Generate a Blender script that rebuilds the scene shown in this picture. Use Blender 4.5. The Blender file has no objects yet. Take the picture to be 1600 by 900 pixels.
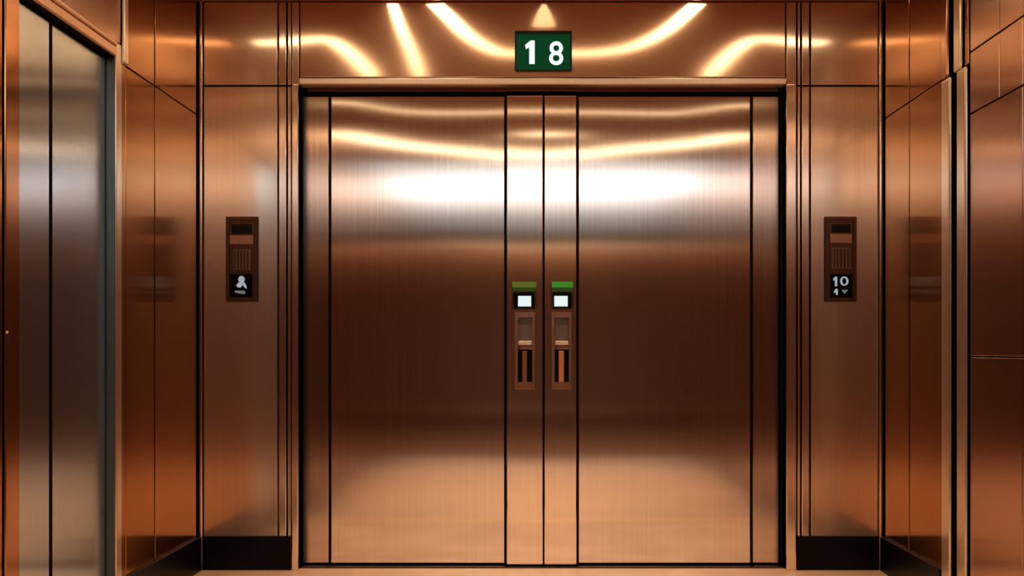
import bpy, bmesh, math
from mathutils import Vector

SC = bpy.context.scene
COL = SC.collection
U = 0.003          # metres per photo pixel on the plane of the end wall
D = 5.4            # camera to end wall
ZC = 1.035         # camera height
HW = 1.600         # half width of the lobby
ZCEIL = 2.665
YREAR = -12.95
WARM = (1.0, 0.70, 0.36)

# ------------------------------------------------------------------ helpers
def px(x, y=0.0):
    return (x - 845) * U * (D + y) / D
def pz(p, y=0.0):
    return ZC + (545 - p) * U * (D + y) / D
def side_y(x, off=HW):           # depth on a side wall whose face is `off` from the axis
    return D * (off / U / abs(x - 845) - 1)
def hz(v):                       # height from "photo units above the eye line"
    return ZC + v * U

def link(o, parent=None):
    COL.objects.link(o)
    if parent is not None:
        o.parent = parent
    return o

def bm_box(bm, x0, x1, y0, y1, z0, z1, bev=0.0, seg=2):
    vs = [bm.verts.new(c) for c in ((x0,y0,z0),(x1,y0,z0),(x1,y1,z0),(x0,y1,z0),
                                     (x0,y0,z1),(x1,y0,z1),(x1,y1,z1),(x0,y1,z1))]
    fs = [bm.faces.new([vs[i] for i in f]) for f in
          ((0,3,2,1),(4,5,6,7),(0,1,5,4),(1,2,6,5),(2,3,7,6),(3,0,4,7))]
    if bev:
        es = {e for f in fs for e in f.edges}
        bmesh.ops.bevel(bm, geom=list(es), offset=bev, segments=seg, affect='EDGES', profile=0.5)

def mesh_obj(name, bm, mat, parent=None, loc=(0,0,0), smooth=False):
    bmesh.ops.recalc_face_normals(bm, faces=bm.faces)
    me = bpy.data.meshes.new(name)
    bm.to_mesh(me); bm.free()
    if mat: me.materials.append(mat)
    if smooth:
        for p in me.polygons: p.use_smooth = True
    o = bpy.data.objects.new(name, me)
    o.location = loc
    return link(o, parent)

def box(name, x0, x1, y0, y1, z0, z1, mat, parent=None, bev=0.0, seg=2, org=None):
    """box given in world coordinates; `org` = world origin of the parent thing"""
    bm = bmesh.new()
    ox, oy, oz = org or (0,0,0)
    bm_box(bm, min(x0,x1)-ox, max(x0,x1)-ox, y0-oy, y1-oy, z0-oz, z1-oz, bev, seg)
    return mesh_obj(name, bm, mat, parent)

def boxes(name, lst, mat, parent=None, bev=0.0, org=None, seg=2):
    bm = bmesh.new()
    ox, oy, oz = org or (0,0,0)
    for (x0,x1,y0,y1,z0,z1) in lst:
        bm_box(bm, min(x0,x1)-ox, max(x0,x1)-ox, y0-oy, y1-oy, z0-oz, z1-oz, bev, seg)
    return mesh_obj(name, bm, mat, parent)

def empty(name, loc):
    o = bpy.data.objects.new(name, None)
    o.location = loc
    o.empty_display_size = 0.1
    return link(o)

def tag(o, label=None, cat=None, group=None, kind=None):
    if label: o['label'] = label
    if cat: o['category'] = cat
    if group: o['group'] = group
    if kind: o['kind'] = kind
    return o

def text_mesh(name, body, height, mat, parent, x, y, z, width=None, ext=0.001, org=(0,0,0)):
    """flat lettering facing -Y centred on (x, z)"""
    cu = bpy.data.curves.new(name, 'FONT')
    cu.body = body; cu.size = 1.0; cu.extrude = 0.0; cu.offset = 0.012
    tmp = bpy.data.objects.new('tmp', cu); COL.objects.link(tmp)
    dg = bpy.context.evaluated_depsgraph_get(); dg.update()
    me = bpy.data.meshes.new_from_object(tmp.evaluated_get(dg))
    bpy.data.objects.remove(tmp); bpy.data.curves.remove(cu)
    xs = [v.co.x for v in me.vertices]; ys = [v.co.y for v in me.vertices]
    cx, cy = (min(xs)+max(xs))/2, (min(ys)+max(ys))/2
    s = height/(max(ys)-min(ys)); sx = s if width is None else width/(max(xs)-min(xs))
    bm = bmesh.new(); bm.from_mesh(me); bpy.data.meshes.remove(me)
    for v in bm.verts:
        v.co = Vector(((v.co.x-cx)*sx, 0.0, (v.co.y-cy)*s))
    r = bmesh.ops.extrude_face_region(bm, geom=list(bm.faces))
    for g in r['geom']:
        if isinstance(g, bmesh.types.BMVert): g.co.y -= ext
    o = mesh_obj(name, bm, mat, parent)
    o.location = (x-org[0], y-org[1], z-org[2])
    return o

def blob(name, pts, m, par, org, y):
    bm = bmesh.new()
    vs = [bm.verts.new((px(a)-org[0], y-org[1], pz(b)-org[2])) for a, b in pts]
    f = bm.faces.new(vs)
    r = bmesh.ops.extrude_face_region(bm, geom=[f])
    for q in r['geom']:
        if isinstance(q, bmesh.types.BMVert): q.co.y -= 0.001
    return mesh_obj(name, bm, m, par)

# ------------------------------------------------------------------ materials
def nn(nt, t, **kw):
    n = nt.nodes.new(t)
    for k, v in kw.items(): setattr(n, k, v)
    return n

def metal(name, color, rough, aniso=0.0, tangent=(1,0,0), wave=0.0, wscale=(1,1,1), streak=0.05, metallic=1.0, soft=0.0, rough2=0.45):
    m = bpy.data.materials.new(name); m.use_nodes = True
    nt = m.node_tree; b = nt.nodes['Principled BSDF']; L = nt.links
    b.inputs['Metallic'].default_value = metallic
    b.inputs['Roughness'].default_value = rough
    geo = nn(nt, 'ShaderNodeNewGeometry')
    # fine vertical hairline grain
    mp = nn(nt, 'ShaderNodeVectorMath', operation='MULTIPLY')
    mp.inputs[1].default_value = (260, 260, 1.2)
    L.new(geo.outputs['Position'], mp.inputs[0])
    nz = nn(nt, 'ShaderNodeTexNoise'); nz.inputs['Scale'].default_value = 1.0; nz.inputs['Detail'].default_value = 3
    L.new(mp.outputs[0], nz.inputs['Vector'])
    mr = nn(nt, 'ShaderNodeMapRange')
    mr.inputs[1].default_value = 0.3; mr.inputs[2].default_value = 0.7
    mr.inputs[3].default_value = 1-streak; mr.inputs[4].default_value = 1+streak
    L.new(nz.outputs[0], mr.inputs[0])
    sc = nn(nt, 'ShaderNodeVectorMath', operation='SCALE')
    sc.inputs[0].default_value = color
    L.new(mr.outputs[0], sc.inputs['Scale'])
    L.new(sc.outputs[0], b.inputs['Base Color'])
    mr2 = nn(nt, 'ShaderNodeMath', operation='MULTIPLY'); mr2.inputs[1].default_value = rough
    L.new(mr.outputs[0], mr2.inputs[0]); L.new(mr2.outputs[0], b.inputs['Roughness'])
    if aniso:
        b.inputs['Anisotropic'].default_value = aniso
        c = nn(nt, 'ShaderNodeCombineXYZ')
        for i in range(3): c.inputs[i].default_value = tangent[i]
        L.new(c.outputs[0], b.inputs['Tangent'])
    if wave:
        mp2 = nn(nt, 'ShaderNodeVectorMath', operation='MULTIPLY'); mp2.inputs[1].default_value = wscale
        L.new(geo.outputs['Position'], mp2.inputs[0])
        n2 = nn(nt, 'ShaderNodeTexNoise'); n2.inputs['Scale'].default_value = 1.0; n2.inputs['Detail'].default_value = 0.5
        L.new(mp2.outputs[0], n2.inputs['Vector'])
        bu = nn(nt, 'ShaderNodeBump'); bu.inputs['Strength'].default_value = 1.0; bu.inputs['Distance'].default_value = wave
        L.new(n2.outputs[0], bu.inputs['Height']); L.new(bu.outputs[0], b.inputs['Normal'])
    if soft:                       # a second, satin lobe of the brushed finish
        b2 = nn(nt, 'ShaderNodeBsdfPrincipled')
        b2.inputs['Metallic'].default_value = metallic; b2.inputs['Roughness'].default_value = rough2
        b2.inputs['Anisotropic'].default_value = 0.6
        c2 = nn(nt, 'ShaderNodeCombineXYZ')
        for i in range(3): c2.inputs[i].default_value = tangent[i]
        L.new(c2.outputs[0], b2.inputs['Tangent']); L.new(sc.outputs[0], b2.inputs['Base Color'])
        ms = nn(nt, 'ShaderNodeMixShader'); ms.inputs[0].default_value = soft
        out = nt.nodes['Material Output']
        L.new(b.outputs[0], ms.inputs[1]); L.new(b2.outputs[0], ms.inputs[2]); L.new(ms.outputs[0], out.inputs['Surface'])
    return m

def plain(name, color, rough=0.5, metallic=0.0, emit=None, estr=0.0, spec=0.5):
    m = bpy.data.materials.new(name); m.use_nodes = True
    nt = m.node_tree; b = nt.nodes['Principled BSDF']
    nz = nn(nt, 'ShaderNodeTexNoise'); nz.inputs['Scale'].default_value = 40
    mr = nn(nt, 'ShaderNodeMapRange'); mr.inputs[3].default_value = 0.93; mr.inputs[4].default_value = 1.07
    nt.links.new(nz.outputs[0], mr.inputs[0])
    sc = nn(nt, 'ShaderNodeVectorMath', operation='SCALE'); sc.inputs[0].default_value = color
    nt.links.new(mr.outputs[0], sc.inputs['Scale']); nt.links.new(sc.outputs[0], b.inputs['Base Color'])
    b.inputs['Roughness'].default_value = rough; b.inputs['Metallic'].default_value = metallic
    b.inputs['Specular IOR Level'].default_value = spec
    if emit:
        b.inputs['Emission Color'].default_value = (*emit, 1); b.inputs['Emission Strength'].default_value = estr
    return m

def emitter(name, color, strength):
    m = bpy.data.materials.new(name); m.use_nodes = True
    nt = m.node_tree; nt.nodes.clear()
    e = nn(nt, 'ShaderNodeEmission'); o = nn(nt, 'ShaderNodeOutputMaterial')
    e.inputs[0].default_value = (*color, 1); e.inputs[1].default_value = strength
    nt.links.new(e.outputs[0], o.inputs[0])
    return m

TX, TY = (1,0,0), (0,1,0)
M_door   = metal('brushed_bronze_steel', (0.86,0.785,0.745), 0.115, 0.95, TX, 0.003, (0.9,0.9,1.3))
M_stile  = metal('brushed_stile_steel', (0.91,0.81,0.74), 0.115, 0.95, TX)
M_edge   = metal('dark_edge_steel', (0.72,0.62,0.56), 0.15, 0.9, TX)
M_header = metal('polished_copper_header', (0.88,0.67,0.52), 0.125, 0.3, TX, 0.0012, (1.6,1.6,1.6), 0.03, soft=0.15, rough2=0.35)
M_panel  = metal('copper_wall_panel', (0.94,0.80,0.68), 0.125, 0.6, TX, 0.001, (1.5,1.5,1.5), soft=0.42, rough2=0.34)
M_jamb   = metal('bronze_jamb', (0.95,0.83,0.73), 0.15, 0.8, TX, soft=0.15, rough2=0.3)
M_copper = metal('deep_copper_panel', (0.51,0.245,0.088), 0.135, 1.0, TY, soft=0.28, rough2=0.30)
M_sdoor  = metal('cool_brushed_steel', (0.59,0.72,0.86), 0.17, 0.9, TY, 0.001, (1.2,1.2,1.2), soft=0.15, rough2=0.33)
M_sjamb  = metal('copper_side_jamb', (0.56,0.32,0.19), 0.15, 0.4, TY, soft=0.1)
M_fsat   = metal('satin_copper_frame', (0.95,0.70,0.53), 0.30, 0.3, TY, soft=0.6, rough2=0.6)
M_lip    = metal('satin_copper_lip', (1.0,0.86,0.78), 0.30, 0.3, TX, soft=0.6, rough2=0.55)
M_trim   = metal('steel_trim', (0.85,0.76,0.68), 0.18, 0.4, TY, soft=0.4)
M_tile   = metal('brown_metal_tile', (0.62,0.42,0.33), 0.20, 0.9, TY, soft=0.15, rough2=0.35)
M_fascia = metal('dark_bronze', (0.13,0.07,0.045), 0.40, 0.4, TX)
M_black  = plain('black_gap', (0.006,0.004,0.004), 0.6, spec=0.1)
M_base   = plain('black_stone_base', (0.006,0.005,0.006), 0.35, spec=0.25)
M_plate  = metal('call_plate_bronze', (0.155,0.085,0.058), 0.32, 0.3, TX)
M_platel = metal('lock_plate_bronze', (0.50,0.31,0.22), 0.30, 0.3, TX)
M_glass  = plain('black_glass', (0.004,0.005,0.004), 0.12)
M_grey   = plain('grey_grille', (0.13,0.11,0.11), 0.5, 0.0)
M_bright = metal('bright_latch', (0.97,0.92,0.86), 0.3, soft=0.8, rough2=0.7)
M_pull   = metal('copper_pull', (0.80,0.45,0.25), 0.4, soft=0.8, rough2=0.7)
M_white  = emitter('white_glow', (0.80,0.93,0.89), 0.78)
M_digit  = emitter('white_digit', (0.80,1.0,0.95), 1.0)
M_icon   = emitter('pale_icon', (0.75,0.82,0.90), 0.40)
M_icon2  = emitter('dim_icon', (0.60,0.66,0.72), 0.22)
M_sign   = plain('sign_green', (0.003,0.075,0.03), 0.7, emit=(0.004,0.09,0.035), estr=0.35, spec=0.15)
M_signed = plain('sign_edge', (0.006,0.02,0.012), 0.5)
M_green  = plain('green_light', (0.02,0.12,0.015), 0.4, emit=(0.05,0.30,0.03), estr=0.45)
M_greenb = plain('green_base', (0.02,0.06,0.01), 0.5, emit=(0.02,0.08,0.01), estr=0.3)
M_greend = plain('green_light_dim', (0.05,0.09,0.02), 0.4, emit=(0.12,0.17,0.02), estr=0.45)
M_strip  = emitter('warm_light_strip', (1.0,0.72,0.44), 4.6)
M_stripd = emitter('warm_light_strip_soft', (1.0,0.70,0.40), 2.6)
def panel_emitter():
    m = emitter('ceiling_panel_light', (1.0,0.96,0.93), 1.0); nt = m.node_tree
    geo = nn(nt,'ShaderNodeNewGeometry'); sep = nn(nt,'ShaderNodeSeparateXYZ'); nt.links.new(geo.outputs['Position'], sep.inputs[0])
    mr = nn(nt,'ShaderNodeMapRange'); mr.inputs[1].default_value = -4.3; mr.inputs[2].default_value = -10.6
    nt.links.new(sep.outputs['Y'], mr.inputs[0])
    cr = nn(nt,'ShaderNodeValToRGB'); cr.color_ramp.interpolation = 'EASE'
    e = cr.color_ramp.elements
    e[0].position = 0.0; e[0].color = (0.22,)*3+(1,)
    e[1].position = 1.0; e[1].color = (0.07,)*3+(1,)
    for p, v in ((0.10,0.42),(0.16,0.80),(0.28,0.80),(0.46,0.36),(0.7,0.14)):
        q = e.new(p); q.color = (v,v,v,1)
    nt.links.new(mr.outputs[0], cr.inputs[0])
    mu = nn(nt,'ShaderNodeMath',operation='MULTIPLY'); mu.inputs[1].default_value = 2.45
    nt.links.new(cr.outputs[0], mu.inputs[0])
    em = [n for n in nt.nodes if n.type=='EMISSION'][0]
    nt.links.new(mu.outputs[0], em.inputs[1])
    return m
M_lpanel = panel_emitter()
M_strips = emitter('warm_light_glow', (1.0,0.70,0.42), 1.5)
M_ceil   = plain('ceiling_brown', (0.36,0.19,0.11), 0.5)
M_rear   = plain('rear_brown_panelling', (0.62,0.375,0.265), 0.5)
M_satin  = metal('satin_steel_reveal', (0.20,0.235,0.23), 0.42, 0.3, TX)
M_inlay  = plain('brass_inlay', (0.85,0.62,0.40), 0.35, 0.2)
M_core   = plain('wall_core', (0.012,0.006,0.004), 0.8, spec=0.1)

# floor: pale polished stone near the doors, dark carpet farther back
def floor_mat():
    m = bpy.data.materials.new('floor_stone_and_carpet'); m.use_nodes = True
    nt = m.node_tree; b = nt.nodes['Principled BSDF']; L = nt.links
    geo = nn(nt, 'ShaderNodeNewGeometry'); sep = nn(nt, 'ShaderNodeSeparateXYZ'); L.new(geo.outputs['Position'], sep.inputs[0])
    nz = nn(nt, 'ShaderNodeTexNoise'); nz.inputs['Scale'].default_value = 2.2; nz.inputs['Detail'].default_value = 6
    nz.inputs['Distortion'].default_value = 1.2
    L.new(geo.outputs['Position'], nz.inputs['Vector'])
    cr = nn(nt, 'ShaderNodeValToRGB')
    cr.color_ramp.elements[0].position = 0.3; cr.color_ramp.elements[0].color = (0.60,0.43,0.31,1)
    cr.color_ramp.elements[1].position = 0.7; cr.color_ramp.elements[1].color = (0.74,0.57,0.44,1)
    L.new(nz.outputs[0], cr.inputs[0])
    lt = nn(nt, 'ShaderNodeMath', operation='LESS_THAN'); lt.inputs[1].default_value = -5.3
    L.new(sep.outputs['Y'], lt.inputs[0])
    mx = nn(nt, 'ShaderNodeMix', data_type='RGBA')
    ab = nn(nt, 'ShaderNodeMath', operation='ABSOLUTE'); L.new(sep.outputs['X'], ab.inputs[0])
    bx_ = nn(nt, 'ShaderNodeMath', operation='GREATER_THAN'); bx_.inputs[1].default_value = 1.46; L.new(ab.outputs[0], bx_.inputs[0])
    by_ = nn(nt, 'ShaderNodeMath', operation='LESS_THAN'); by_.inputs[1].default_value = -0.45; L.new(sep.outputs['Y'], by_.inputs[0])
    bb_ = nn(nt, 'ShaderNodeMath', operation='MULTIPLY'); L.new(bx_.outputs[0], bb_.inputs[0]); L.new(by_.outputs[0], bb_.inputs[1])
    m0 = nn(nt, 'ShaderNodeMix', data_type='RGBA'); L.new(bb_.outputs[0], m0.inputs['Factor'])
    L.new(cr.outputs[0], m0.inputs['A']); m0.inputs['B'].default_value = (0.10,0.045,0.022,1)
    L.new(lt.outputs[0], mx.inputs['Factor']); L.new(m0.outputs['Result'], mx.inputs['A'])
    mx.inputs['B'].default_value = (0.27,0.125,0.062,1)
    L.new(mx.outputs['Result'], b.inputs['Base Color'])
    b.inputs['Roughness'].default_value = 0.35
    b.inputs['Specular IOR Level'].default_value = 0.3
    return m
M_floor = floor_mat()

# ------------------------------------------------------------------ room shell
tag(box('floor', -HW-.3, HW+.3, YREAR-.1, 0.30, -0.1, 0.0, M_floor), 'pale polished stone floor in front of the elevator doors', 'floor', kind='structure')
tag(box('ceiling', -HW-.3, HW+.3, YREAR-.1, 0.30, ZCEIL, ZCEIL+.1, M_ceil), 'dark brown ceiling along the top edge', 'ceiling', kind='structure')
tag(box('wall_rear', -HW-.3, HW+.3, YREAR-.1, YREAR, 0, ZCEIL, M_rear), 'brown panelled wall behind the viewer', 'wall', kind='structure')

tag(box('trim_13', -1.46, 1.46, -1.43, -1.32, -0.002, 0.002, M_inlay), 'thin bright metal inlay line across the stone floor', 'trim', kind='structure')
tag(box('baseboard_rear', -HW, HW, YREAR, YREAR+.015, 0, 0.12, M_inlay), 'metal baseboard at the foot of the rear wall', 'baseboard', kind='structure')
# ---- end wall
RC = 0.086                      # door recess
wb = boxes('wall_back', [
    (-HW-.3, px(464), 0.022, 0.30, 0, ZCEIL),
    (px(1230), HW+.3, 0.022, 0.30, 0, ZCEIL),
    (px(464), px(1230), 0.022, 0.30, pz(132), ZCEIL),
    (px(464), px(1230), 0.17, 0.30, 0, pz(132)),
], M_core)
tag(wb, 'copper clad end wall around the double elevator doors', 'wall', kind='structure')
ZS = pz(134)                    # the horizontal seam
G = 0.0035
def bpanel(name, x0, x1, y0, y1, m=M_panel, yf=0.0, bev=0.002):
    return box(name, px(x0), px(x1), yf, 0.03, pz(y1), pz(y0), m, wb, bev)
for a, b in ((318.5, 433.5), (1267, 1374.5)):
    bpanel('cladding_panel', a, b, 135.3, 889)
    bpanel('cladding_panel', a, b, 3.5, 132.7)
for a, b in ((435.5, 447.5), (449.5, 455), (1246, 1250.5), (1252.5, 1264.5)):
    bpanel('cladding_strip', a, b, 135, 889, M_jamb, -0.002, 0.003)
    bpanel('cladding_strip', a, b, 3.5, 133, M_jamb, -0.002, 0.003)
bpanel('header_panel', 469, 1227, 3.5, 120.5, M_header, 0.0, 0.002)
for a, b in ((456, 467.5), (1228.5, 1244)):
    bpanel('cladding_strip', a, b, 3.5, 133, M_jamb, -0.002, 0.003)

# corner posts (structure trim)
def post(name, x0, x1, y0, y1, z0, z1, m, label, bev):
    return tag(box(name, x0, x1, y0, y1, z0, z1, m, None, bev, 4), label, 'trim', kind='structure')
post('trim_1', -HW+.0005, -HW+.018, -0.02, 0.02, 0, ZCEIL, M_jamb, 'slim copper corner post left of the end wall', 0.005)
post('trim_2', HW-.018, HW-.0005, -0.02, 0.02, 0, ZCEIL, M_jamb, 'slim copper corner post right of the end wall', 0.005)

# main elevator frame: two jambs + head lip
tj = boxes('trim_3', [(px(455.5,-.02), px(466,-.02), -0.02, 0.15, 0, pz(134))], M_jamb, None, 0.004)
tag(tj, 'left copper jamb of the main elevator opening', 'door frame', kind='structure')
tj = boxes('trim_4', [(px(1228.5,-.02), px(1244.5,-.02), -0.02, 0.15, 0, pz(134))], M_jamb, None, 0.004)
tag(tj, 'right copper jamb of the main elevator opening', 'door frame', kind='structure')
th = box('trim_5', px(467,-.02), px(1229,-.02), -0.02, 0.06, pz(131.5,-.02), pz(121.5,-.02), M_lip, None, 0.004)
tag(th, 'pale copper head lip above the main elevator doors', 'door frame', kind='structure')
hf = box('head_fascia', px(480,.05), px(1216,.05), 0.06, 0.10, pz(142.5,.05), pz(131,.05), M_fascia, th, 0.001)
ts = box('trim_6', px(466), px(1228), 0.03, 0.15, 0.0, 0.006, M_fascia, None, 0.002)
tag(ts, 'dark metal threshold under the main elevator doors', 'threshold', kind='structure')
# black shadow pocket behind the doors
tag(boxes('trim_7', [(px(466), px(1228), 0.135, 0.165, 0.0, pz(131)),
                      (px(466), px(1228), 0.10, 0.135, pz(151,RC), pz(131)),
                      (px(464.5,-.0), px(471.5,RC), 0.055, 0.135, 0.012, pz(131)),
                      (px(1219.5,RC), px(1229), 0.055, 0.135, 0.012, pz(131))], M_black),
    'black shadow gap around the main elevator doors', 'door frame', kind='structure')

# ---- baseboards on end wall
def baseb(name, a, b, label):
    o = box(name, px(a,-.012), px(b,-.012), -0.016, 0.01, 0, pz(838,-.012), M_base, None, 0.002)
    tag(o, label, 'baseboard', kind='structure')
baseb('baseboard_back_left', 313, 453.5, 'black baseboard at the foot of the left call panel wall')
baseb('baseboard_back_right', 1246, 1376, 'black baseboard at the foot of the right call panel wall')

# ---- side walls
wl = box('wall_left', -HW-.3, -HW-.06, YREAR, 0.02, 0, ZCEIL, M_core)
tag(wl, 'copper clad left side wall with an elevator opening', 'wall', kind='structure')
wr = box('wall_right', HW+.022, HW+.3, YREAR, 0.02, 0, ZCEIL, M_core)
tag(wr, 'copper clad right side wall with metal tile cladding', 'wall', kind='structure')

def lpanel(name, pa, pb, z0, z1, m=M_copper, proud=0.0, depth=0.062, parent=wl, bev=0.002):
    y0, y1 = sorted((side_y(pa, HW), side_y(pb, HW)))
    return box(name, -HW-depth, -HW+proud, y0, y1, z0, z1, m, parent, bev)
def rpanel(name, pa, pb, z0, z1, m=M_copper, proud=0.0, parent=wr, bev=0.002):
    y0, y1 = sorted((side_y(pa), side_y(pb)))
    return box(name, HW-proud, HW+.024, y0, y1, z0, z1, m, parent, bev)
ZL = hz(363)
g = 0.0025
# left: panels between the corner and the side elevator
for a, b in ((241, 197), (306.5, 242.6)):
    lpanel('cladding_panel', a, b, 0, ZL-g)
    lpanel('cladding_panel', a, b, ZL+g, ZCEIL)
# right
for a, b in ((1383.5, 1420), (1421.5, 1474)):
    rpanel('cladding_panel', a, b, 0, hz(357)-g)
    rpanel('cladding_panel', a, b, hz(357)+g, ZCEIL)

def bb_side(name, sgn, ya, yb, label):
    xa, xb = sgn*(HW-.0), sgn*(HW-.016)
    o = box(name, min(xa,xb), max(xa,xb), ya, yb, 0, pz(838,-.012), M_base, None, 0.002)
    tag(o, label, 'baseboard', kind='structure')
bb_side('baseboard_left', -1, side_y(197), -0.016, 'black baseboard on the left wall beside the side elevator')
bb_side('baseboard_right', 1, side_y(1474), -0.016, 'black baseboard on the right wall beside the metal pilaster')

# ---- left side elevator : frame
yF0, yF1 = side_y(180), side_y(189)      # far jamb
yN0, yN1 = side_y(7), side_y(29)         # near jamb
ZD = hz(366.5)
RL = 0.040
f1 = boxes('trim_8', [(-HW-.06, -HW+.004, yF0, yF1, 0, hz(385))], M_trim, None, 0.004)
tag(f1, 'pale far jamb of the left side elevator', 'door frame', kind='structure')
box('jamb_reveal', -HW-.058, -HW-.001, yF0-.004, yF0, 0, ZD-.004, M_satin, f1, 0.002)
f2 = boxes('trim_9', [(-HW-.06, -HW+.004, yN0, yN1, 0, hz(385))], M_sjamb, None, 0.004)
tag(f2, 'copper near jamb of the left side elevator at the photo edge', 'door frame', kind='structure')
bm = bmesh.new(); bmesh.ops.create_uvsphere(bm, u_segments=12, v_segments=8, radius=0.005)
mesh_obj('stud', bm, M_bright, f2, (-HW+.004, side_y(8.5), hz(16.5)))
f3 = box('trim_10', -HW-.06, -HW+.006, yN1+.001, yF0-.001, ZD, hz(378), M_fsat, None, 0.004)
tag(f3, 'copper head beam slanting above the left side elevator', 'door frame', kind='structure')
box('head_cap', -HW-.06, -HW+.010, yN1+.001, yF0-.001, hz(379.2), hz(385), M_fsat, f3, 0.004)
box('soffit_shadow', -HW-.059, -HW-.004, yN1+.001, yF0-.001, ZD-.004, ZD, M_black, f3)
f4 = box('trim_11', -HW-.06, -HW+.012, side_y(189.4), side_y(196.5), hz(363), ZCEIL, M_trim, None, 0.008, 4)
tag(f4, 'slim vertical trim above the left side elevator jamb', 'trim', kind='structure')
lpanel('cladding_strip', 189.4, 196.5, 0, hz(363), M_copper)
# transom panel above the head, wall cladding nearer the viewer
box('cladding_panel', -HW-.062, -HW, yN0, yF1, hz(386.5), ZCEIL, M_tile, wl, 0.002)
ystep = yN0 - 0.014
n = 0
while ystep > YREAR + 0.2:
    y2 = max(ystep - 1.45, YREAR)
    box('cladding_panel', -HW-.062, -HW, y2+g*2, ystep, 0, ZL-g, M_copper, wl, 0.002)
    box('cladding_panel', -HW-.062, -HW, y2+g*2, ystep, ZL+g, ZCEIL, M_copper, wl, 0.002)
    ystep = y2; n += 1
# the two leaves of the side elevator
def side_leaf(pa, pb, rec, label):
    off = HW + rec
    y0, y1 = side_y(pa, off), side_y(pb, off)
    e = empty('elevator_door', (-off, (y0+y1)/2, 0.0))
    org = tuple(e.location)
    box('door_panel', -off-.022, -off, y0, y1, 0.012, ZD-.012, M_sdoor, e, 0.002, 2, org)
    box('leading_edge', -off-.020, -off+.003, y0-.010, y0-.002, 0.012, ZD-.012, M_black, e, 0.001, 2, org)
    return tag(e, label, 'elevator door', 'leaves of the left side elevator')
side_leaf(81, 164, 0.034, 'brushed steel side elevator leaf on left wall, farther leaf next to the pale jamb')
side_leaf(26, 77, 0.032, 'brushed steel side elevator leaf at left photo edge, nearer leaf beside copper jamb')
box('shadow_gap', -HW-.0615, -HW-.058, yN1, yF0, 0, ZD, M_black, wl)

# ---- right wall: stepped metal pilaster
ZJ = hz(354)
t = empty('trim_12', (HW, side_y(1495), 0))
tag(t, 'stepped metal pilaster on the right wall', 'pilaster', kind='structure')
po = tuple(t.location)
def pil(name, pa, pb, proud, z0, z1, m, bev):
    y0, y1 = sorted((side_y(pa), side_y(pb)))
    return box(name, HW-proud, HW+.022, y0, y1, z0, z1, m, t, bev, 4, po)
pil('pilaster_strip', 1475, 1488, 0.012, 0, ZJ-g, M_trim, 0.008)
pil('pilaster_strip', 1475, 1484, 0.012, ZJ+g, ZCEIL, M_sjamb, 0.008)
pil('pilaster_groove', 1487, 1500, -0.008, 0, ZCEIL, M_fascia, 0.001)
pil('pilaster_strip', 1499, 1513, 0.012, 0, ZJ-g, M_trim, 0.008)
pil('pilaster_strip', 1491.5, 1503, 0.006, ZJ+g, ZCEIL, M_trim, 0.008)
pil('pilaster_strip', 1509, 1514, 0.004, ZJ+g, ZCEIL, M_sjamb, 0.004)
# tile cladding nearer the viewer
rows = [(0, hz(-9.5)-g), (hz(-9.5)+g, hz(291.5)-g), (hz(291.5)+g, hz(368)-g), (hz(368)+g, ZCEIL)]
cols = [1516, 1561.5, 1598]
for i, (z0, z1) in enumerate(rows):
    if i in (0, 1):
        rpanel('metal_tile', 1516, 1597.2, z0, z1, M_tile)
    else:
        rpanel('metal_tile', 1516, 1561, z0, z1, M_tile)
        rpanel('metal_tile', 1562, 1597.2, z0, z1, M_tile)
ystep = side_y(1598)
while ystep > YREAR + 0.2:
    y2 = max(ystep - 1.3, YREAR)
    for z0, z1 in rows:
        box('metal_tile', HW, HW+.024, y2+g*2, ystep, z0, z1, M_tile, wr, 0.002)
    ystep = y2

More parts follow.
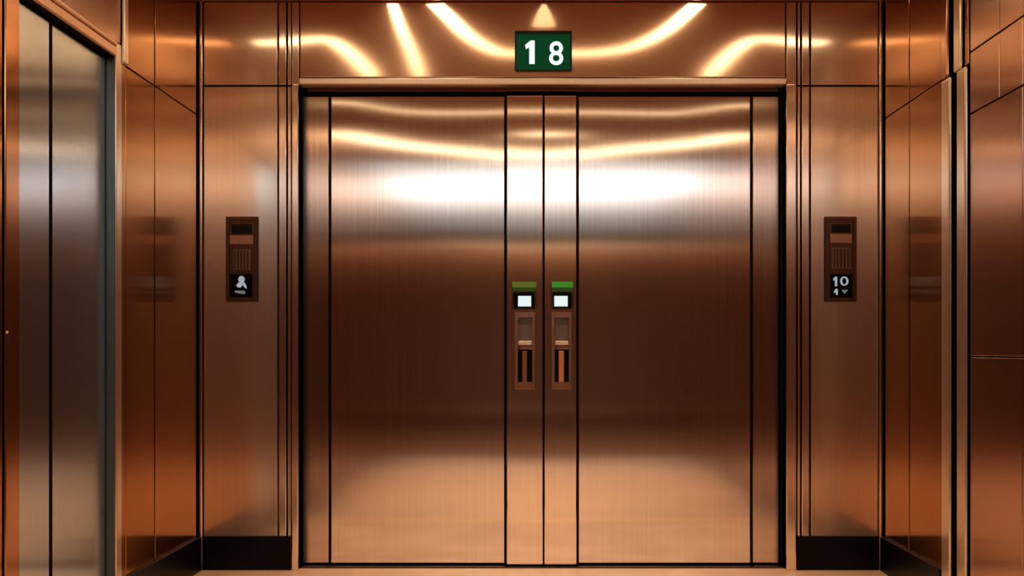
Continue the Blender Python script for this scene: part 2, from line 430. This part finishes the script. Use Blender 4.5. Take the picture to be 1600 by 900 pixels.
# ------------------------------------------------------------------ main elevator doors
ZT = pz(150.5, RC)
def main_leaf(mirror, side, mainp, stile, cx, label, lockspec):
    e = empty('elevator_door', (px((side[0]+stile[1])/2 if not mirror else (side[1]+stile[0])/2), RC, 0.0))
    org = tuple(e.location)
    yF = RC
    box('edge_panel', px(side[0],yF), px(side[1],yF), yF+.004, yF+.03, 0.014, ZT, M_edge, e, 0.002, 2, org)
    box('door_panel', px(mainp[0],yF), px(mainp[1],yF), yF, yF+.03, 0.014, ZT, M_door, e, 0.003, 2, org)
    ys = 0.055
    st = box('meeting_stile', px(stile[0],ys), px(stile[1],ys), ys, yF+.03, 0.013, pz(149.5,ys), M_stile, e, 0.003, 2, org)
    lo = min(side[0],stile[0]); hi = max(side[1],stile[1])
    box('door_core', px(lo,yF)+.004, px(hi,yF)-.004, yF+.012, yF+.045, 0.014, ZT-.002, M_black, e, 0, 2, org)
    # --- lock unit on the stile
    L0, L1, L2 = lockspec['x'], lockspec['green'], lockspec
    yp = ys
    def B(name, x0, x1, y0, y1, d0, d1, m, par, bev=0.001):
        return box(name, px(x0,yp), px(x1,yp), yp-d1, yp-d0, pz(y1,yp), pz(y0,yp), m, par, bev, 2, org)
    a, b = L0
    # plate is a frame: rails around the glass window and the pull recess
    bm = bmesh.new()
    def fr(x0, x1, y0, y1, d1):
        bm_box(bm, px(x0,yp)-org[0], px(x1,yp)-org[0], yp-d1-org[1], yp-org[1], pz(y1,yp)-org[2], pz(y0,yp)-org[2], 0.0012)
    fr(a, a+5.5, 488, 608, .014); fr(b-4.5, b, 488, 608, .014)
    fr(a+5, b-4, 488, 496, .014); fr(a+5, b-4, 597, 608, .016)
    plate = mesh_obj('lock_plate', bm, M_platel, e)
    B('card_window', a+5, b-4, 496, 531, 0.0, 0.004, M_grey, plate)
    B('latch', a+6, b-5, 532.5, 539, 0.0, 0.018, M_bright, plate, 0.003)
    B('latch_lower', a+9, b-4.5, 541, 546, 0.0, 0.012, M_platel, plate, 0.002)
    B('pull_recess', a+5, b-4, 546, 598, 0.0, 0.002, M_black, plate)
    B('pull_bar', (a+b)/2-4.5, (a+b)/2+4.0, 548, 597, 0.002, 0.012, lockspec['bar'], plate, 0.003)
    # reader above the plate
    ra, rb = lockspec['reader']
    rd = B('card_reader', ra, rb, 441, 484, 0.0, 0.010, M_fascia, e, 0.002)
    B('reader_screen_surround', ra+2.5, rb-3, 457, 482, 0.0, 0.012, M_glass, rd, 0.001)
    sa, sb = lockspec['screen']
    B('reader_screen', sa, sb, 462.5, 479, 0.012, 0.0135, M_white, rd, 0.0005)
    ga, gb = lockspec['green']
    B('indicator_light', ga, gb, 440.5, 449.5, 0.010, 0.014, lockspec['gm'], rd, 0.001)
    B('indicator_base', ga+.5, gb-.5, 449.5, 455.5, 0.010, 0.0125, M_greenb, rd, 0.001)
    return tag(e, label, 'elevator door', 'leaves of the main elevator')
main_leaf(False, (473,513.3), (517,788.7), (791.8,848.3), 655,
    'left leaf of the wide main elevator doors, brushed bronze steel, left of centre seam',
    dict(x=(804,836), reader=(800,838), screen=(809.5,830), green=(800.5,838), gm=M_greend, bar=M_platel))
main_leaf(True, (1176.5,1217), (903.6,1172.5), (850.5,900.8), 1035,
    'right leaf of the wide main elevator doors, brushed bronze steel, right of centre seam',
    dict(x=(861.5,893), reader=(861.5,896), screen=(866,887), green=(862,895.5), gm=M_green, bar=M_pull))

# ------------------------------------------------------------------ floor sign
s = empty('floor_sign', (px(849), -0.001, pz(111)))
so = tuple(s.location)
tag(s, 'green lit floor number sign reading 18 above the main elevator doors', 'sign')
box('sign_case', px(804.5), px(893.5), -0.022, -0.0005, pz(111), pz(50), M_signed, s, 0.002, 2, so)
box('sign_face', px(807,-.02), px(891,-.02), -0.0235, -0.021, pz(109,-.02), pz(54,-.02), M_sign, s, 0.0005, 2, so)
blob('digit', [(820.5,72.5),(829,65.5),(835.5,65.5),(835.5,102),(827,102),(827,76),(822,79)], M_digit, s, so, -0.0238)
text_mesh('digit', '8', 37*U, M_digit, s, px(869,-.02), -0.0238, pz(83.5,-.02), 22*U, 0.001, so)

# ------------------------------------------------------------------ call panels
def call_panel(x0, x1, label):
    y0, y1 = 339, 471.5
    c = empty('call_panel', (px((x0+x1)/2), -0.001, pz(y1)))
    org = tuple(c.location)
    def B(name, a, b, ya, yb, d0, d1, m, par=c, bev=0.001):
        return box(name, px(a), px(b), -d1, -d0, pz(yb), pz(ya), m, par, bev, 2, org)
    bm = bmesh.new()
    def fr(a, b, ya, yb, d):
        bm_box(bm, px(a)-org[0], px(b)-org[0], -d-org[1], -0.0005-org[1], pz(yb)-org[2], pz(ya)-org[2], 0.001)
    fr(x0, x1, y0, y1, 0.008)
    fr(x0, x0+5, y0, y1, 0.014); fr(x1-5, x1, y0, y1, 0.014)
    fr(x0+4, x1-4, y0, y0+6, 0.014); fr(x0+4, x1-4, y1-6, y1, 0.014)
    mesh_obj('face_plate', bm, M_plate, c)
    return c, org, B
c, org, B = call_panel(354, 403.5, '')
tag(c, 'bronze call panel left of the main doors, white figure symbol on black key', 'call panel', 'elevator call panels')
B('display_window', 362, 394.5, 350.5, 365.5, 0.008, 0.010, M_glass)
B('bronze_bar', 360, 397, 368, 382, 0.008, 0.014, M_platel)
gr = B('call_button', 365, 391.5, 390, 422, 0.008, 0.012, M_grey)
for k in range(5):
    B('louver', 367+k*5, 369.4+k*5, 392, 420, 0.012, 0.0135, M_fascia, gr, 0.0005)
key = B('symbol_key', 360.5, 395, 428.5, 464.5, 0.008, 0.013, M_glass)
def disc(cx, cy, rx, ry, n=20):
    return [(cx+rx*math.cos(2*math.pi*k/n), cy+ry*math.sin(2*math.pi*k/n)) for k in range(n)]
blob('symbol_head', disc(378.5, 437, 5.2, 5.6), M_icon, key, org, -0.0131)
blob('symbol_body', [(370,446),(374,441.5),(383,441.5),(386,446),(387,452),(384,450),(380,445.5),(377,450),(372,449)], M_icon, key, org, -0.0132)
blob('symbol_line', [(368,454),(384,454.5),(384,460),(375,459),(368,457)], M_icon2, key, org, -0.0131)

c, org, B = call_panel(1288, 1337.5, '')
tag(c, 'bronze call panel right of the main doors, white 10 on black key', 'call panel', 'elevator call panels')
B('display_window', 1299, 1328, 350.5, 363.5, 0.008, 0.010, M_glass)
B('bronze_bar', 1296, 1330, 366, 380, 0.008, 0.014, M_platel)
gr = B('call_button', 1299, 1328, 387, 420, 0.008, 0.012, M_grey)
for k in range(5):
    B('louver', 1301+k*5.4, 1303.6+k*5.4, 389, 418, 0.012, 0.0135, M_fascia, gr, 0.0005)
key = B('number_key', 1296.5, 1330.5, 428.5, 464.5, 0.008, 0.013, M_glass)
blob('digit', [(1300.5,435.5),(1304,432.5),(1307,432.5),(1307,447.5),(1303.3,447.5),(1303.3,437.5),(1301,439)], M_icon, key, org, -0.0131)
text_mesh('digit', '0', 14.5*U, M_icon, key, px(1318), -0.0131, pz(439.5), 13*U, 0.001, org)
blob('symbol_mark', [(1301,457),(1305,451),(1308,452),(1308,461),(1305,461),(1305,458)], M_icon, key, org, -0.0131)
blob('symbol_mark', [(1314,453),(1324,453),(1321,457),(1319,459.5),(1316,457)], M_icon2, key, org, -0.0131)

# ------------------------------------------------------------------ ceiling lights
def strip(name, pts, w, m, label, group='warm light strips on the ceiling', taper=1.0):
    """glowing half round tube fixed under the ceiling; pts = (x, y) in metres"""
    # resample a smooth Catmull-Rom line
    P = [Vector((a, b, 0)) for a, b in pts]
    Q = [P[0]*2-P[1]] + P + [P[-1]*2-P[-2]]
    line = []
    for i in range(1, len(Q)-2):
        for k in range(8):
            t = k/8
            p0, p1, p2, p3 = Q[i-1], Q[i], Q[i+1], Q[i+2]
            line.append(0.5*((2*p1)+(p2-p0)*t+(2*p0-5*p1+4*p2-p3)*t*t+(3*p1-p0-3*p2+p3)*t**3))
    line.append(P[-1])
    bm = bmesh.new(); rings = []
    for i, p in enumerate(line):
        a = line[max(0,i-1)]; b = line[min(len(line)-1,i+1)]
        d = (b-a).normalized(); nrm = Vector((-d.y, d.x, 0))
        ring = []; wi = w*(taper + (1-taper)*i/(len(line)-1))
        for k in range(7):
            an = math.pi*k/6
            q = p + nrm*(wi/2*math.cos(an)); ring.append(bm.verts.new((q.x, q.y, ZCEIL-0.0005-0.006*math.sin(an))))
        rings.append(ring)
    for r0, r1 in zip(rings, rings[1:]):
        for k in range(6): bm.faces.new((r0[k], r0[k+1], r1[k+1], r1[k]))
        bm.faces.new((r0[6], r0[0], r1[0], r1[6]))
    bm.faces.new(rings[0]); bm.faces.new(list(reversed(rings[-1])))
    o = mesh_obj(name, bm, m)
    return tag(o, label, 'light strip', group)
strip('light_strip', [(-.50,-.04),(-.455,-.24),(-.37,-.62),(-.26,-.88),(-.16,-.945),(0,-.95),(.17,-.945),(.32,-.93),(.50,-.80),(.64,-.49),(.74,-.04)],
      0.09, M_strip, 'bowl shaped warm light strip on the ceiling nearest the green sign')
strip('light_strip', [(-.70,-.04),(-.71,-.5),(-.71,-1.0),(-.72,-1.5)], 0.055, M_strip, 'straight warm light strip on the ceiling running toward the left door leaf')
for sg, side in ((-1,'left'),(1,'right')):
    strip('light_strip', [(sg*1.52,-.74),(sg*1.36,-.72),(sg*1.22,-.67),(sg*1.11,-.69),(sg*1.05,-.95),(sg*1.02,-1.25),(sg*1.0,-1.5)],
          0.09, M_strip, f'hooked warm light strip on the ceiling near the {side} corner')
strip('light_strip', [(-1.53,-3.1),(-1.38,-3.3),(-1.2,-3.48),(-.74,-3.76),(-.30,-4.05),(0,-4.2),(.30,-4.05),(.74,-3.76),(1.2,-3.48),(1.38,-3.3),(1.53,-3.1)],
      0.20, M_strip, 'wide arched warm light strip across the ceiling')
strip('light_strip', [(-1.53,-2.08),(-1.27,-2.10),(-1.14,-2.2),(-.95,-2.35),(-.6,-2.38),(0,-2.38),(.6,-2.38),(.95,-2.35),(1.14,-2.2),(1.27,-2.10),(1.53,-2.08)],
      0.05, M_stripd, 'thin warm light strip across the ceiling')
strip('light_strip', [(-.14,-3.24),(.06,-3.24),(.23,-3.24)], 0.11, M_strip, 'short warm light strip at the centre of the ceiling')
lp = box('ceiling_light', -1.5, 1.5, -10.6, -4.3, ZCEIL-.02, ZCEIL-.0005, M_lpanel, None, 0.004)
tag(lp, 'broad white luminous ceiling panel above the viewer', 'ceiling light')
ll = box('ceiling_light', -1.5, 1.5, -12.90, -12.68, ZCEIL-.02, ZCEIL-.0005, M_strips, None, 0.004)
tag(ll, 'narrow warm light panel along the rear wall', 'ceiling light')

def lamp(kind, name, loc, energy, color, size=0.2, rot=(0,0,0), **kw):
    l = bpy.data.lights.new(name, kind); l.energy = energy; l.color = color
    if kind == 'AREA':
        l.size = size
    else:
        l.shadow_soft_size = size
    for k, v in kw.items(): setattr(l, k, v)
    o = bpy.data.objects.new(name, l); o.location = loc; o.rotation_euler = rot
    return link(o)
strip('light_strip', [(.015,-.05),(.015,-.2),(.015,-.42)], 0.12, M_strips, 'short tapered warm light strip on the ceiling right above the green sign', taper=0.15)
for x, y, p in ((0,-3.2,170),(0,-1.4,80),(-.8,-.35,45),(.8,-.35,45),(0,-.35,30)):  # fill spots added to brighten the floor, no fittings on the ceiling
    lamp('SPOT', 'floor_fill_spot', (x,y,ZCEIL-.03), p, (1.0,0.69,0.42), 0.05, spot_size=math.radians(80), spot_blend=0.7)

# ------------------------------------------------------------------ camera, world, colour
cam = bpy.data.cameras.new('camera')
cam.sensor_width = 36.0
cam.lens = (D/U)/1600*36.0
cam.shift_x = -45/1600
cam.shift_y = 95/1600
cam.clip_start = 0.05
co = bpy.data.objects.new('camera', cam); co.location = (0, -D, ZC); co.rotation_euler = (math.pi/2, 0, 0)
link(co); SC.camera = co
w = bpy.data.worlds.new('world'); SC.world = w; w.use_nodes = True
w.node_tree.nodes['Background'].inputs[0].default_value = (0.02,0.012,0.008,1)
SC.view_settings.view_transform = 'Standard'
SC.view_settings.look = 'Medium High Contrast'
SC.view_settings.exposure = 0.1
SC.cycles.max_bounces = 10
SC.cycles.glossy_bounces = 8
SC.cycles.sample_clamp_indirect = 6
SC.cycles.use_denoising = True
